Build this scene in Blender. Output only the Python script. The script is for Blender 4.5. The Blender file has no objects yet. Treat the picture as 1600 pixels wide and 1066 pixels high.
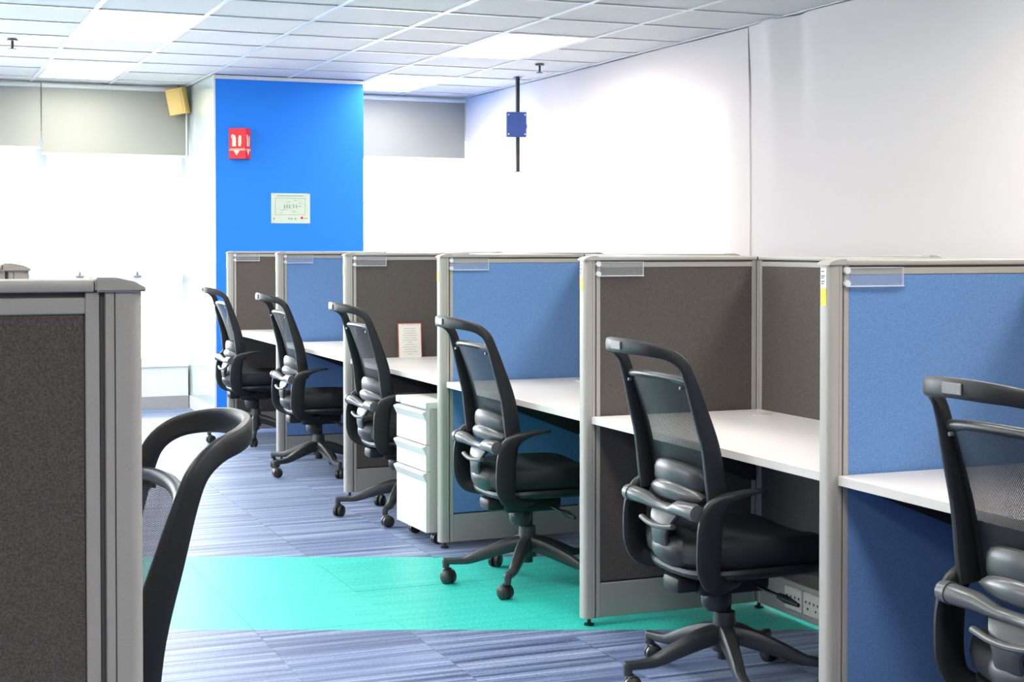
import bpy, bmesh, math, random
from mathutils import Vector, Matrix
random.seed(7)
S = bpy.context.scene
COL = S.collection
R = math.radians
# ---------------------------------------------------------------- camera
F_PX = 2400.0
YAW, PITCH = R(22.3), R(1.2)
CAM_H = 1.34
cam = bpy.data.cameras.new('camera')
cam.sensor_width = 36.0
cam.lens = F_PX / 1600 * 36.0
cam.shift_y = -(148.0 - F_PX * math.tan(PITCH)) / 1600
cam.clip_start = 0.05
co = bpy.data.objects.new('camera', cam); COL.objects.link(co)
co.location = (0, 0, CAM_H)
co.rotation_euler = (math.pi/2 - PITCH, 0, -YAW)
S.camera = co
# ---------------------------------------------------------------- world, exposure
w = bpy.data.worlds.new('world'); S.world = w; w.use_nodes = True
wb = w.node_tree.nodes['Background']
wb.inputs[0].default_value = (0.93, 0.97, 1.0, 1)
wb.inputs[1].default_value = 10.0
S.view_settings.view_transform = 'Standard'
S.view_settings.look = 'None'
S.view_settings.gamma = 1.0
S.view_settings.use_curve_mapping = False
S.view_settings.exposure = 0.56
LAMP = 15.0
# ---------------------------------------------------------------- materials
MATS = {}
def mat(name, col, rough=0.5, metal=0.0, spec=0.5, noise=0.0, nscale=40.0, bump=0.0, bscale=200.0, coat=0.0, sheen=0.0, col2=None, detail=4.0):
    m = bpy.data.materials.new(name); m.use_nodes = True
    nt = m.node_tree; p = nt.nodes['Principled BSDF']
    p.inputs['Base Color'].default_value = (*col, 1)
    p.inputs['Roughness'].default_value = rough
    p.inputs['Metallic'].default_value = metal
    p.inputs['Specular IOR Level'].default_value = spec
    p.inputs['Coat Weight'].default_value = coat
    p.inputs['Sheen Weight'].default_value = sheen
    tc = nt.nodes.new('ShaderNodeTexCoord')
    if noise > 0 or col2:
        n = nt.nodes.new('ShaderNodeTexNoise'); n.inputs['Scale'].default_value = nscale; n.inputs['Detail'].default_value = detail
        nt.links.new(tc.outputs['Object'], n.inputs['Vector'])
        r = nt.nodes.new('ShaderNodeValToRGB')
        c2 = col2 or tuple(min(1, c*(1+noise)) for c in col)
        c1 = col if col2 else tuple(c*(1-noise) for c in col)
        r.color_ramp.elements[0].position = 0.35; r.color_ramp.elements[1].position = 0.65
        r.color_ramp.elements[0].color = (*c1, 1); r.color_ramp.elements[1].color = (*c2, 1)
        nt.links.new(n.outputs['Fac'], r.inputs[0]); nt.links.new(r.outputs[0], p.inputs['Base Color'])
    if bump > 0:
        b = nt.nodes.new('ShaderNodeBump'); b.inputs['Strength'].default_value = bump; b.inputs['Distance'].default_value = 0.002
        n2 = nt.nodes.new('ShaderNodeTexNoise'); n2.inputs['Scale'].default_value = bscale
        nt.links.new(tc.outputs['Object'], n2.inputs['Vector'])
        nt.links.new(n2.outputs['Fac'], b.inputs['Height']); nt.links.new(b.outputs[0], p.inputs['Normal'])
    MATS[name] = m
    return m
def emis(name, col, s):
    m = bpy.data.materials.new(name); m.use_nodes = True
    nt = m.node_tree; nt.nodes.remove(nt.nodes['Principled BSDF'])
    e = nt.nodes.new('ShaderNodeEmission'); e.inputs[0].default_value = (*col, 1); e.inputs[1].default_value = s
    nt.links.new(e.outputs[0], nt.nodes['Material Output'].inputs[0]); return m
M = dict(
 wallwhite=mat('wall_paint', (.80, .79, .80), .7, noise=.015, nscale=3, bump=.1, bscale=150),
 wall_dim=mat('light_cutting_wall_grey', (.30, .31, .33), .7, noise=.015, nscale=3, bump=.1, bscale=150),  # unseen left and near walls greyed to cut bounced fill light
 bulk=mat('bulkhead_paint', (.62, .63, .60), .8, noise=.02, nscale=3),
 bluewall=mat('blue_paint', (.014, .25, .92), .75, noise=.06, nscale=180, bump=.1),
 baseb=mat('baseboard_vinyl', (.36, .35, .35), .5, noise=.03),
 whitetrim=mat('white_trim', (.82, .82, .80), .4, noise=.01),
 tile=mat('ceiling_tile_fibre', (.74, .73, .70), .85, noise=.06, nscale=260, bump=.25, bscale=300),
 tee=mat('tee_bar_enamel', (.84, .84, .83), .3, noise=.01),
 lampframe=mat('lamp_frame_enamel', (.80, .80, .78), .35, noise=.01),
 grey=mat('warm_grey_enamel', (.405, .39, .355), .42, noise=.02, nscale=300, bump=.05, bscale=600),
 greyd=mat('grey_groove', (.10, .095, .09), .6, noise=.05),
 kick=mat('kick_plate_grey', (.36, .345, .32), .5, noise=.03, nscale=300),
 brown=mat('brown_fabric', (.112, .098, .090), .95, noise=.30, nscale=420, bump=.5, bscale=900, spec=.15),
 blue=mat('blue_fabric', (.150, .285, .57), .95, noise=.22, nscale=420, bump=.5, bscale=900, spec=.15),
 desk=mat('desk_laminate', (.74, .70, .68), .38, noise=.01, nscale=500),
 deskedge=mat('desk_edge_band', (.62, .585, .55), .4, noise=.01),
 plast=mat('black_plastic', (.013, .0145, .016), .42, spec=.4, noise=.15, nscale=500, bump=.12, bscale=900),
 plastg=mat('dark_grey_plastic', (.034, .037, .040), .34, noise=.08, nscale=300, bump=.06, bscale=900),
 silver=mat('silver_grey_plastic', (.095, .10, .105), .28, noise=.05, nscale=300),
 seatf=mat('black_seat_fabric', (.010, .011, .0125), .62, noise=.25, nscale=700, bump=.35, bscale=1200, spec=.35),
 rubber=mat('caster_rubber', (.018, .018, .018), .35, noise=.2),
 badge=mat('badge_grey', (.22, .22, .22), .45, noise=.05, nscale=400),
 chrome=mat('chrome', (.6, .6, .6), .2, metal=1, noise=.05),
 pedw=mat('pedestal_white', (.68, .67, .64), .4, noise=.01),
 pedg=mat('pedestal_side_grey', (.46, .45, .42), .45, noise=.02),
 tan=mat('speaker_tan', (.78, .52, .16), .6, noise=.04, nscale=200),
 tand=mat('speaker_tan_side', (.52, .33, .08), .6, noise=.04, nscale=200),
 red=mat('red_plastic', (.74, .006, .02), .45, noise=.04),
 cream=mat('cream_print', (.86, .80, .55), .6, noise=.03),
 paper=mat('paper', (.80, .78, .72), .8, noise=.02, nscale=60),
 mapp=mat('pale_green_paper', (.66, .74, .60), .7, noise=.03, nscale=50),
 mapl=mat('map_line_print', (.30, .42, .26), .8, noise=.1),
 ink=mat('grey_ink', (.36, .33, .31), .8, noise=.1),
 inkd=mat('dark_ink', (.12, .12, .14), .8, noise=.1),
 orange=mat('red_border_print', (.62, .10, .05), .8, noise=.2, nscale=120),
 yellow=mat('yellow_sticker', (.86, .72, .01), .5, noise=.02),
 white=mat('white_sticker', (.82, .80, .84), .5, noise=.02),
 socket=mat('socket_ivory', (.66, .64, .57), .4, noise=.02),
 black=mat('black_metal', (.02, .021, .022), .4, noise=.1),
 devblue=mat('device_blue', (.035, .085, .33), .45, noise=.12, nscale=120),
 alu=mat('window_frame_white', (.72, .77, .84), .4, noise=.01),
 underlay=mat('carpet_backing', (.05, .05, .06), .9, noise=.1),
 conduit=mat('conduit_white', (.70, .71, .68), .4, noise=.01),
)
def glossy_panel():
    m = mat('mint_gloss_panel', (.66, .76, .74), .08, noise=.01, coat=.6); return m
M['gloss'] = glossy_panel()
def thin_glass(name, tint, refl=.08, rough=.02):
    m = bpy.data.materials.new(name); m.use_nodes = True; nt = m.node_tree
    nt.nodes.remove(nt.nodes['Principled BSDF'])
    t = nt.nodes.new('ShaderNodeBsdfTransparent'); t.inputs[0].default_value = (*tint, 1)
    g = nt.nodes.new('ShaderNodeBsdfGlossy'); g.inputs['Roughness'].default_value = rough
    fr = nt.nodes.new('ShaderNodeFresnel'); fr.inputs[0].default_value = 1.45
    mx = nt.nodes.new('ShaderNodeMixShader')
    nt.links.new(fr.outputs[0], mx.inputs[0]); nt.links.new(t.outputs[0], mx.inputs[1]); nt.links.new(g.outputs[0], mx.inputs[2])
    nt.links.new(mx.outputs[0], nt.nodes['Material Output'].inputs[0]); return m
M['glass'] = thin_glass('window_glass', (.96, .98, .98))
def acrylic():
    m = bpy.data.materials.new('clear_acrylic'); m.use_nodes = True; nt = m.node_tree
    p = nt.nodes['Principled BSDF']; p.inputs['Base Color'].default_value = (.85, .87, .9, 1); p.inputs['Roughness'].default_value = .12
    t = nt.nodes.new('ShaderNodeBsdfTransparent'); t.inputs[0].default_value = (.95, .96, .97, 1)
    mx = nt.nodes.new('ShaderNodeMixShader'); mx.inputs[0].default_value = .11
    nt.links.new(t.outputs[0], mx.inputs[1]); nt.links.new(p.outputs[0], mx.inputs[2])
    nt.links.new(mx.outputs[0], nt.nodes['Material Output'].inputs[0]); return m
M['acryl'] = acrylic()
M['acrylw'] = mat('frosted_acrylic_edge', (.74, .77, .80), .3, noise=.02)
def blind_mat(name, col, trans):
    m = bpy.data.materials.new(name); m.use_nodes = True; nt = m.node_tree
    nt.nodes.remove(nt.nodes['Principled BSDF'])
    d = nt.nodes.new('ShaderNodeBsdfDiffuse'); d.inputs[0].default_value = (*col, 1)
    t = nt.nodes.new('ShaderNodeBsdfTranslucent'); t.inputs[0].default_value = (*col, 1)
    tc = nt.nodes.new('ShaderNodeTexCoord'); n = nt.nodes.new('ShaderNodeTexNoise'); n.inputs['Scale'].default_value = 500
    b = nt.nodes.new('ShaderNodeBump'); b.inputs['Strength'].default_value = .1; b.inputs['Distance'].default_value = .001
    nt.links.new(tc.outputs['Object'], n.inputs[0]); nt.links.new(n.outputs['Fac'], b.inputs['Height']); nt.links.new(b.outputs[0], d.inputs['Normal'])
    mx = nt.nodes.new('ShaderNodeMixShader'); mx.inputs[0].default_value = trans
    nt.links.new(d.outputs[0], mx.inputs[1]); nt.links.new(t.outputs[0], mx.inputs[2])
    nt.links.new(mx.outputs[0], nt.nodes['Material Output'].inputs[0]); return m
M['blindw'] = blind_mat('white_blind_fabric', (.90, .83, .815), .20)
M['blindg'] = blind_mat('grey_blind_fabric', (.38, .385, .34), .14)
def mesh_mat():
    m = bpy.data.materials.new('black_mesh_fabric'); m.use_nodes = True; nt = m.node_tree
    p = nt.nodes['Principled BSDF']; p.inputs['Base Color'].default_value = (.020, .024, .026, 1); p.inputs['Roughness'].default_value = .5; p.inputs['Specular IOR Level'].default_value = .3
    tc = nt.nodes.new('ShaderNodeTexCoord'); sep = nt.nodes.new('ShaderNodeSeparateXYZ'); nt.links.new(tc.outputs['Object'], sep.inputs[0])
    def node(op, a, b=None):
        n = nt.nodes.new('ShaderNodeMath'); n.operation = op
        for i, v in enumerate((a, b)):
            if v is None: continue
            if isinstance(v, (int, float)): n.inputs[i].default_value = v
            else: nt.links.new(v, n.inputs[i])
        return n.outputs[0]
    k = 2*math.pi/.0052
    sy = node('SINE', node('MULTIPLY', sep.outputs[1], k)); sz = node('SINE', node('MULTIPLY', sep.outputs[2], k))
    prod = node('MULTIPLY', sy, sz)
    hole = node('GREATER_THAN', prod, .48)
    tr = nt.nodes.new('ShaderNodeBsdfTransparent')
    mx = nt.nodes.new('ShaderNodeMixShader')
    nt.links.new(hole, mx.inputs[0]); nt.links.new(p.outputs[0], mx.inputs[1]); nt.links.new(tr.outputs[0], mx.inputs[2])
    nt.links.new(mx.outputs[0], nt.nodes['Material Output'].inputs[0]); return m
M['mesh'] = mesh_mat()
M['lamp'] = emis('lamp_diffuser_light', (1.0, .95, .875), LAMP)
def carpet(name, cols, sat_teal=False):
    m = bpy.data.materials.new(name); m.use_nodes = True; nt = m.node_tree
    p = nt.nodes['Principled BSDF']; p.inputs['Roughness'].default_value = .45; p.inputs['Specular IOR Level'].default_value = .55
    p.inputs['Sheen Weight'].default_value = .05 if sat_teal else .20; p.inputs['Sheen Tint'].default_value = (.85, .92, 1, 1); p.inputs['Sheen Roughness'].default_value = .35
    tc = nt.nodes.new('ShaderNodeTexCoord'); oi = nt.nodes.new('ShaderNodeObjectInfo')
    mp = nt.nodes.new('ShaderNodeMapping'); mp.inputs['Scale'].default_value = (.5, 24.0, 1)
    add = nt.nodes.new('ShaderNodeVectorMath'); add.operation = 'ADD'
    cmb = nt.nodes.new('ShaderNodeCombineXYZ'); mul = nt.nodes.new('ShaderNodeMath'); mul.operation = 'MULTIPLY'; mul.inputs[1].default_value = 53.0
    nt.links.new(oi.outputs['Random'], mul.inputs[0]); nt.links.new(mul.outputs[0], cmb.inputs[0]); nt.links.new(mul.outputs[0], cmb.inputs[1])
    nt.links.new(tc.outputs['Object'], add.inputs[0]); nt.links.new(cmb.outputs[0], add.inputs[1]); nt.links.new(add.outputs[0], mp.inputs[0])
    n = nt.nodes.new('ShaderNodeTexNoise'); n.inputs['Scale'].default_value = 1.0; n.inputs['Detail'].default_value = 7; n.inputs['Roughness'].default_value = .72
    nt.links.new(mp.outputs[0], n.inputs[0])
    r = nt.nodes.new('ShaderNodeValToRGB'); r.color_ramp.elements[0].color = (*cols[0], 1); r.color_ramp.elements[0].position = .36
    r.color_ramp.elements[1].color = (*cols[-1], 1); r.color_ramp.elements[1].position = .66
    for i, c in enumerate(cols[1:-1]):
        e = r.color_ramp.elements.new(.36 + .30*(i+1)/(len(cols)-1)); e.color = (*c, 1)
    nt.links.new(n.outputs['Fac'], r.inputs[0])
    n2 = nt.nodes.new('ShaderNodeTexNoise'); n2.inputs['Scale'].default_value = 1; n2.inputs['Detail'].default_value = 3
    mp2 = nt.nodes.new('ShaderNodeMapping'); mp2.inputs['Scale'].default_value = (90, 260, 1)
    nt.links.new(tc.outputs['Object'], mp2.inputs[0]); nt.links.new(mp2.outputs[0], n2.inputs[0])
    mr = nt.nodes.new('ShaderNodeMapRange'); mr.inputs['From Min'].default_value = .3; mr.inputs['From Max'].default_value = .7; mr.inputs['To Min'].default_value = .60; mr.inputs['To Max'].default_value = 1.35
    nt.links.new(n2.outputs['Fac'], mr.inputs[0])
    mm = nt.nodes.new('ShaderNodeVectorMath'); mm.operation = 'MULTIPLY'
    nt.links.new(r.outputs[0], mm.inputs[0]); nt.links.new(mr.outputs[0], mm.inputs[1]); nt.links.new(mm.outputs[0], p.inputs['Base Color'])
    b = nt.nodes.new('ShaderNodeBump'); b.inputs['Strength'].default_value = .35; b.inputs['Distance'].default_value = .003
    nt.links.new(n2.outputs['Fac'], b.inputs['Height']); nt.links.new(b.outputs[0], p.inputs['Normal'])
    return m
M['cblue'] = carpet('blue_streak_carpet', [(.012, .022, .095), (.05, .085, .21), (.13, .19, .36), (.24, .31, .48), (.38, .44, .58)])
M['cteal'] = carpet('teal_carpet', [(.010, .47, .40), (.018, .55, .47), (.03, .62, .53)], True)
# ---------------------------------------------------------------- mesh helpers
class MB:
    def __init__(s): s.bm = bmesh.new()
    def box(s, x0, x1, y0, y1, z0, z1, bev=0.0, seg=1, rot=None, piv=None):
        r = bmesh.ops.create_cube(s.bm, size=1)
        vs = r['verts']
        bmesh.ops.scale(s.bm, vec=(x1-x0, y1-y0, z1-z0), verts=vs)
        bmesh.ops.translate(s.bm, vec=((x0+x1)/2, (y0+y1)/2, (z0+z1)/2), verts=vs)
        if rot is not None: bmesh.ops.rotate(s.bm, cent=piv, matrix=rot, verts=vs)
        if bev > 0:
            es = list({e for v in vs for e in v.link_edges})
            bmesh.ops.bevel(s.bm, geom=es, offset=bev, segments=seg, affect='EDGES', profile=.5)
        return s
    def cyl(s, p0, p1, r0, r1=None, n=16, caps=True):
        r1 = r0 if r1 is None else r1
        return s.sweep([p0, p1], [(r0, r0), (r1, r1)], n=n)
    def ring(s, c, a, b, ra, rb, n, sq=2.0):
        out = []
        for i in range(n):
            t = 2*math.pi*i/n; ct, st = math.cos(t), math.sin(t)
            if sq != 2.0:
                ct = math.copysign(abs(ct)**(2/sq), ct); st = math.copysign(abs(st)**(2/sq), st)
            out.append(s.bm.verts.new(Vector(c) + a*(ra*ct) + b*(rb*st)))
        return out
    def sweep(s, pts, rad, thin=None, n=12, sq=2.0, closed=False):
        """tube through pts; rad[i]=(half along thin axis, half along the other)"""
        pts = [Vector(p) for p in pts]; N = len(pts); rings = []
        prev = None
        for i in range(N):
            t = (pts[min(i+1, N-1)] - pts[max(i-1, 0)]).normalized()
            if thin is not None: a = Vector(thin[i])
            elif prev is not None: a = prev
            else: a = Vector((0, 0, 1)) if abs(t.z) < .9 else Vector((1, 0, 0))
            a = (a - t*a.dot(t)).normalized(); b = t.cross(a); prev = a
            rings.append(s.ring(pts[i], a, b, rad[i][0], rad[i][1], n, sq))
        for r0, r1 in zip(rings[:-1], rings[1:]):
            for i in range(n):
                j = (i+1) % n; s.bm.faces.new((r0[i], r0[j], r1[j], r1[i]))
        s.bm.faces.new(rings[0][::-1]); s.bm.faces.new(rings[-1])
        return s
    def prism(s, poly, z0, z1, axis='z'):
        def P(a, b, c): return {'z': (a, b, c), 'y': (a, c, b), 'x': (c, a, b)}[axis]
        lo = [s.bm.verts.new(P(a, b, z0)) for a, b in poly]; hi = [s.bm.verts.new(P(a, b, z1)) for a, b in poly]
        n = len(poly); s.bm.faces.new(lo[::-1]); s.bm.faces.new(hi)
        for i in range(n):
            j = (i+1) % n; s.bm.faces.new((lo[i], lo[j], hi[j], hi[i]))
        return s
    def lathe(s, prof, c=(0, 0, 0), n=20):
        rings = []
        for r, z in prof:
            rings.append([s.bm.verts.new((c[0]+max(r, 1e-4)*math.cos(2*math.pi*i/n), c[1]+max(r, 1e-4)*math.sin(2*math.pi*i/n), c[2]+z)) for i in range(n)])
        for a, b in zip(rings[:-1], rings[1:]):
            for i in range(n):
                j = (i+1) % n; s.bm.faces.new((a[i], a[j], b[j], b[i]))
        s.bm.faces.new(rings[0][::-1]); s.bm.faces.new(rings[-1]); return s
    def ellip(s, c, rx, ry, rz, n=16, m=10):
        r = bmesh.ops.create_uvsphere(s.bm, u_segments=n, v_segments=m, radius=1)
        bmesh.ops.scale(s.bm, vec=(rx, ry, rz), verts=r['verts']); bmesh.ops.translate(s.bm, vec=c, verts=r['verts']); return s
    def grid(s, f, nu, nv, thick=0.0):
        vs = [[s.bm.verts.new(f(i/nu, j/nv)) for j in range(nv+1)] for i in range(nu+1)]
        for i in range(nu):
            for j in range(nv): s.bm.faces.new((vs[i][j], vs[i+1][j], vs[i+1][j+1], vs[i][j+1]))
        if thick:
            geom = s.bm.faces[:]
            bmesh.ops.recalc_face_normals(s.bm, faces=geom)
            bmesh.ops.solidify(s.bm, geom=geom, thickness=thick)
        return s
def obj(name, mb, m, parent=None, smooth=True, kind=None):
    bmesh.ops.recalc_face_normals(mb.bm, faces=mb.bm.faces[:])
    me = bpy.data.meshes.new(name); mb.bm.to_mesh(me); mb.bm.free()
    me.materials.append(m)
    if smooth:
        me.polygons.foreach_set('use_smooth', [True]*len(me.polygons))
        try: me.set_sharp_from_angle(angle=R(38))
        except Exception: pass
    o = bpy.data.objects.new(name, me); COL.objects.link(o)
    if parent is not None: o.parent = parent
    if kind: o['kind'] = kind
    return o
def tag(o, label=None, cat=None, group=None, kind=None):
    if label: o['label'] = label
    if cat: o['category'] = cat
    if group: o['group'] = group
    if kind: o['kind'] = kind
    return o
def thing(name, label, cat, loc=(0, 0, 0), rz=0.0, group=None):
    o = bpy.data.objects.new(name, None); COL.objects.link(o)
    o.empty_display_size = .1; o.location = loc; o.rotation_euler = (0, 0, rz)
    return tag(o, label, cat, group)
def dup(root, loc, rz=0.0, label=None, swap=None):
    def rec(o, par):
        c = o.copy(); COL.objects.link(c)
        if par is not None: c.parent = par
        for ch in [q for q in bpy.data.objects if q.parent == o]: rec(ch, c)
        return c
    r = rec(root, None); r.location = loc; r.rotation_euler = (0, 0, rz)
    if label: r['label'] = label
    return r
def catmull(P, n=5):
    out = []
    for i in range(len(P)-1):
        p0 = P[max(i-1, 0)]; p1 = P[i]; p2 = P[i+1]; p3 = P[min(i+2, len(P)-1)]
        for k in range(n):
            t = k/n
            out.append(tuple(.5*((2*b)+(-a+c)*t+(2*a-5*b+4*c-d)*t*t+(-a+3*b-3*c+d)*t**3) for a, b, c, d in zip(p0, p1, p2, p3)))
    out.append(tuple(P[-1])); return out
# ================================================================= THE SETTING
XR, XL, YF, YN, HC = 4.90, -5.0, 12.90, -4.5, 2.66
# ---- floor: backing slab plus 50 cm carpet tiles, a teal band runs obliquely through them
floor = tag(obj('floor', MB().box(XL-.2, XR+.3, YN-.2, YF+.3, -.10, -.0062), M['underlay'], smooth=False), kind='structure')
FWD = Vector((math.sin(YAW), math.cos(YAW)))
D0, D1 = 5.34, 6.60      # the band's two edges, measured across it
def clip(poly, nrm, d, keep_ge):
    out = []
    for i in range(len(poly)):
        a, b = poly[i], poly[(i+1) % len(poly)]
        sa, sb = (a.dot(nrm)-d), (b.dot(nrm)-d)
        if not keep_ge: sa, sb = -sa, -sb
        if sa >= 0: out.append(a)
        if sa*sb < 0: out.append(a + (b-a)*(sa/(sa-sb)))
    return out
GX, GY, TS = 1.19, 6.72, .5
rest_b = MB(); rest_t = MB()
i0 = int(math.floor((XL-GX)/TS)); i1 = int(math.ceil((XR-GX)/TS)); j0 = int(math.floor((YN-GY)/TS)); j1 = int(math.ceil((YF-GY)/TS))
for i in range(i0, i1):
    for j in range(j0, j1):
        g = .0007
        x0, x1 = max(GX+i*TS+g, XL), min(GX+(i+1)*TS-g, XR); y0, y1 = max(GY+j*TS+g, YN), min(GY+(j+1)*TS-g, YF)
        if x1-x0 < .01 or y1-y0 < .01: continue
        sq = [Vector(p) for p in ((x0, y0), (x1, y0), (x1, y1), (x0, y1))]
        near = (x0 > -.9 and x0 < 3.0 and y0 > 3.3)
        lift = random.uniform(-.0006, .0006)
        for k, (poly, m) in enumerate(((clip(sq, FWD, D0, False), 'b'), (clip(clip(sq, FWD, D0, True), FWD, D1, False), 't'), (clip(sq, FWD, D1, True), 'b'))):
            if len(poly) < 3: continue
            pl = [(p.x, p.y) for p in poly]
            area = abs(sum(pl[q][0]*pl[(q+1) % len(pl)][1]-pl[(q+1) % len(pl)][0]*pl[q][1] for q in range(len(pl))))/2
            if area < .0004: continue
            if near:
                mb = MB(); mb.prism(pl, -.006, lift)
                obj('carpet_tile', mb, M['cteal' if m == 't' else 'cblue'], floor, smooth=False)
            else: (rest_t if m == 't' else rest_b).prism(pl, -.006, 0)
obj('carpet_field', rest_b, M['cblue'], floor, smooth=False, kind='stuff')
obj('teal_carpet_field', rest_t, M['cteal'], floor, smooth=False, kind='stuff')
# ---- ceiling: slab, tee bars, tiles
ceil = tag(obj('ceiling', MB().box(XL-.2, XR+.3, YN-.2, YF+.3, HC+.05, HC+.15), M['wallwhite'], smooth=False), kind='structure')
CX, CY, CP = 1.11, 8.82, .614
LX = [CX + k*4*CP for k in (-1, 0, 1)]
LY = [CY + k*4*CP for k in (-4, -3, -2, -1, 0, 1)]
lampcells = {(round((x-CX)/CP), round((y-CY)/CP)+d) for x in LX for y in LY for d in (0, 1) if not (x > 3 and 6 < y < 7)}
rest = MB(); restbar = MB()
ci0 = int(math.floor((XL-CX)/CP)); ci1 = int(math.ceil((XR-CX)/CP)); cj0 = int(math.floor((YN-CY)/CP)); cj1 = int(math.ceil((YF-CY)/CP))
for i in range(ci0, ci1):
    for j in range(cj0, cj1):
        if (i, j) in lampcells: continue
        x0, x1 = max(CX+i*CP+.006, XL), min(CX+(i+1)*CP-.006, XR); y0, y1 = max(CY+j*CP+.006, YN), min(CY+(j+1)*CP-.006, YF)
        if x1-x0 < .02 or y1-y0 < .02: continue
        if 3.55 < x0 and 3.0 > YF-y1 > 9: continue
        if i >= -1 and y0 > 6.9: obj('ceiling_tile', MB().box(x0, x1, y0, y1, HC+.004, HC+.018), M['tile'], ceil, smooth=False)
        else: rest.box(x0, x1, y0, y1, HC+.004, HC+.018)
obj('ceiling_tile_field', rest, M['tile'], ceil, smooth=False, kind='stuff')
for i in range(ci0+1, ci1):
    x = CX+i*CP; obj('main_tee', MB().box(x-.0125, x+.0125, YN, YF, HC-.004, HC+.002).box(x-.002, x+.002, YN, YF, HC+.002, HC+.03), M['tee'], ceil, smooth=False)
for j in range(cj0+1, cj1):
    y = CY+j*CP
    segs = []
    for i in range(ci0, ci1):
        if (i, j) in lampcells and (i, j-1) in lampcells: continue
        a, b = max(CX+i*CP+.0125, XL), min(CX+(i+1)*CP-.0125, XR)
        if b-a > .02: segs.append((a, b))
    mb = MB()
    for a, b in segs: mb.box(a, b, y-.0125, y+.0125, HC-.003, HC+.002)
    obj('cross_tee', mb, M['tee'], ceil, smooth=False)
# wall angle along the right and far walls
tag(obj('trim_1', MB().box(XR-.03, XR, YN, YF, HC-.004, HC+.004), M['tee'], smooth=False), kind='structure')
tag(obj('trim_2', MB().box(XL, XR-.03, YF-.03, YF, HC-.004, HC+.004), M['tee'], smooth=False), kind='structure')
# ---- walls
def struct(name, mb, m, label=None): return tag(obj(name, mb, m, smooth=False), label=label, kind='structure')
W0, W1 = .36, 2.28   # far window opening
PX0, PX1, PY = 2.375, 3.56, 11.80
wf = MB().box(XL, XR+.2, YF, YF+.2, W1, HC+.05).box(XL, XR+.2, YF, YF+.2, -.1, W0)
wf.box(PX0, PX1, YF, YF+.2, W0, W1).box(XL-.2, XL+.3, YF, YF+.2, W0, W1)
struct('wall_far', wf, M['wallwhite'])
# right wall with a window opening behind the far two blinds
RY0, RY1, RZ0, RZ1 = 8.25, 12.75, .80, 2.30
wr = MB().box(XR, XR+.2, YN, RY0, -.1, HC+.05).box(XR, XR+.2, RY1, YF, -.1, HC+.05).box(XR, XR+.2, RY0, RY1, -.1, RZ0).box(XR, XR+.2, RY0, RY1, RZ1, HC+.05)
struct('wall_right', wr, M['wallwhite'])
# left wall has a long window band as well (daylight comes from that side)
LZ0, LZ1 = .9, 2.3
wl = MB().box(XL-.2, XL, YN, YF, -.1, LZ0).box(XL-.2, XL, YN, YF, LZ1, HC+.05)
wl.box(XL-.2, XL, YN, 5.8, LZ0, LZ1).box(XL-.2, XL, 9.0, 9.3, LZ0, LZ1).box(XL-.2, XL, YF-.3, YF, LZ0, LZ1)
struct('wall_left', wl, M['wall_dim'])
struct('wall_near', MB().box(XL-.2, XR+.2, YN-.2, YN, -.1, HC+.05), M['wall_dim'])
# ---- pillar
pil = struct('wall_pillar', MB().box(PX0, PX1, PY, YF, -.006, HC+.004), M['bluewall'])
obj('glossy_side_panel', MB().box(PX0-.012, PX0, PY+.002, YF-.001, .10, HC), M['gloss'], pil, smooth=False)
obj('corner_bead', MB().box(PX0-.012, PX0+.003, PY-.004, PY+.002, .10, HC), M['whitetrim'], pil, smooth=False)
tag(obj('trim_3', MB().box(PX0-.012, PX1+.01, PY-.02, PY, HC-.032, HC-.004, .003), M['whitetrim'], smooth=False), kind='structure')
tag(obj('baseboard_pillar', MB().box(PX0, PX1+.01, PY-.012, PY, -.004, .085, .002), M['baseb'], smooth=False), kind='structure')
tag(obj('baseboard_pillar_side', MB().box(PX0-.022, PX0-.012, PY, YF-.05, -.004, .10, .002), M['whitetrim'], smooth=False), kind='structure')
tag(obj('baseboard_right', MB().box(XR-.012, XR, YN, YF-.02, -.004, .09), M['baseb'], smooth=False), kind='structure')
# ---- windows on the far wall
def far_window(n, x0, x1, mulls, handles):
    wn = bpy.data.objects.new('window_%d' % n, None); COL.objects.link(wn); wn['kind'] = 'structure'
    a = YF+.06; fm = MB()
    fm.box(x0, x1, a, a+.06, W0, W0+.05).box(x0, x1, a, a+.06, W1-.05, W1).box(x0, x0+.05, a, a+.06, W0+.05, W1-.05).box(x1-.05, x1, a, a+.06, W0+.05, W1-.05)
    obj('window_frame', fm, M['alu'], wn, smooth=False)
    for x in mulls: obj('mullion', MB().box(x-.045, x+.045, a-.03, a+.05, W0+.05, W1-.05), M['alu'], wn, smooth=False)
    obj('transom', MB().box(x0+.05, x1-.05, a-.012, a+.05, 1.715, 1.725), M['alu'], wn, smooth=False)
    obj('sill_rail', MB().box(x0+.05, x1-.05, a-.05, a+.05, 1.04, 1.115, .004), M['alu'], wn, smooth=False)
    xs = [x0+.05] + list(mulls) + [x1-.05]
    for p, q in zip(xs[:-1], xs[1:]):
        obj('pane', MB().box(p, q, a+.02, a+.026, W0+.05, W1-.05), M['glass'], wn, smooth=False)
    for x in handles: obj('window_handle', MB().box(x-.03, x+.03, a-.075, a-.05, 1.085, 1.10, .003).cyl((x, a-.05, 1.09), (x, a-.05, 1.135), .010), M['badge'], wn)
    return wn
far_window(1, XL+.3, PX0, [-3.8, -2.55, -1.3, -.05, 1.20], [1.49, 1.95])
far_window(2, PX1, XR, [], [])
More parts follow.
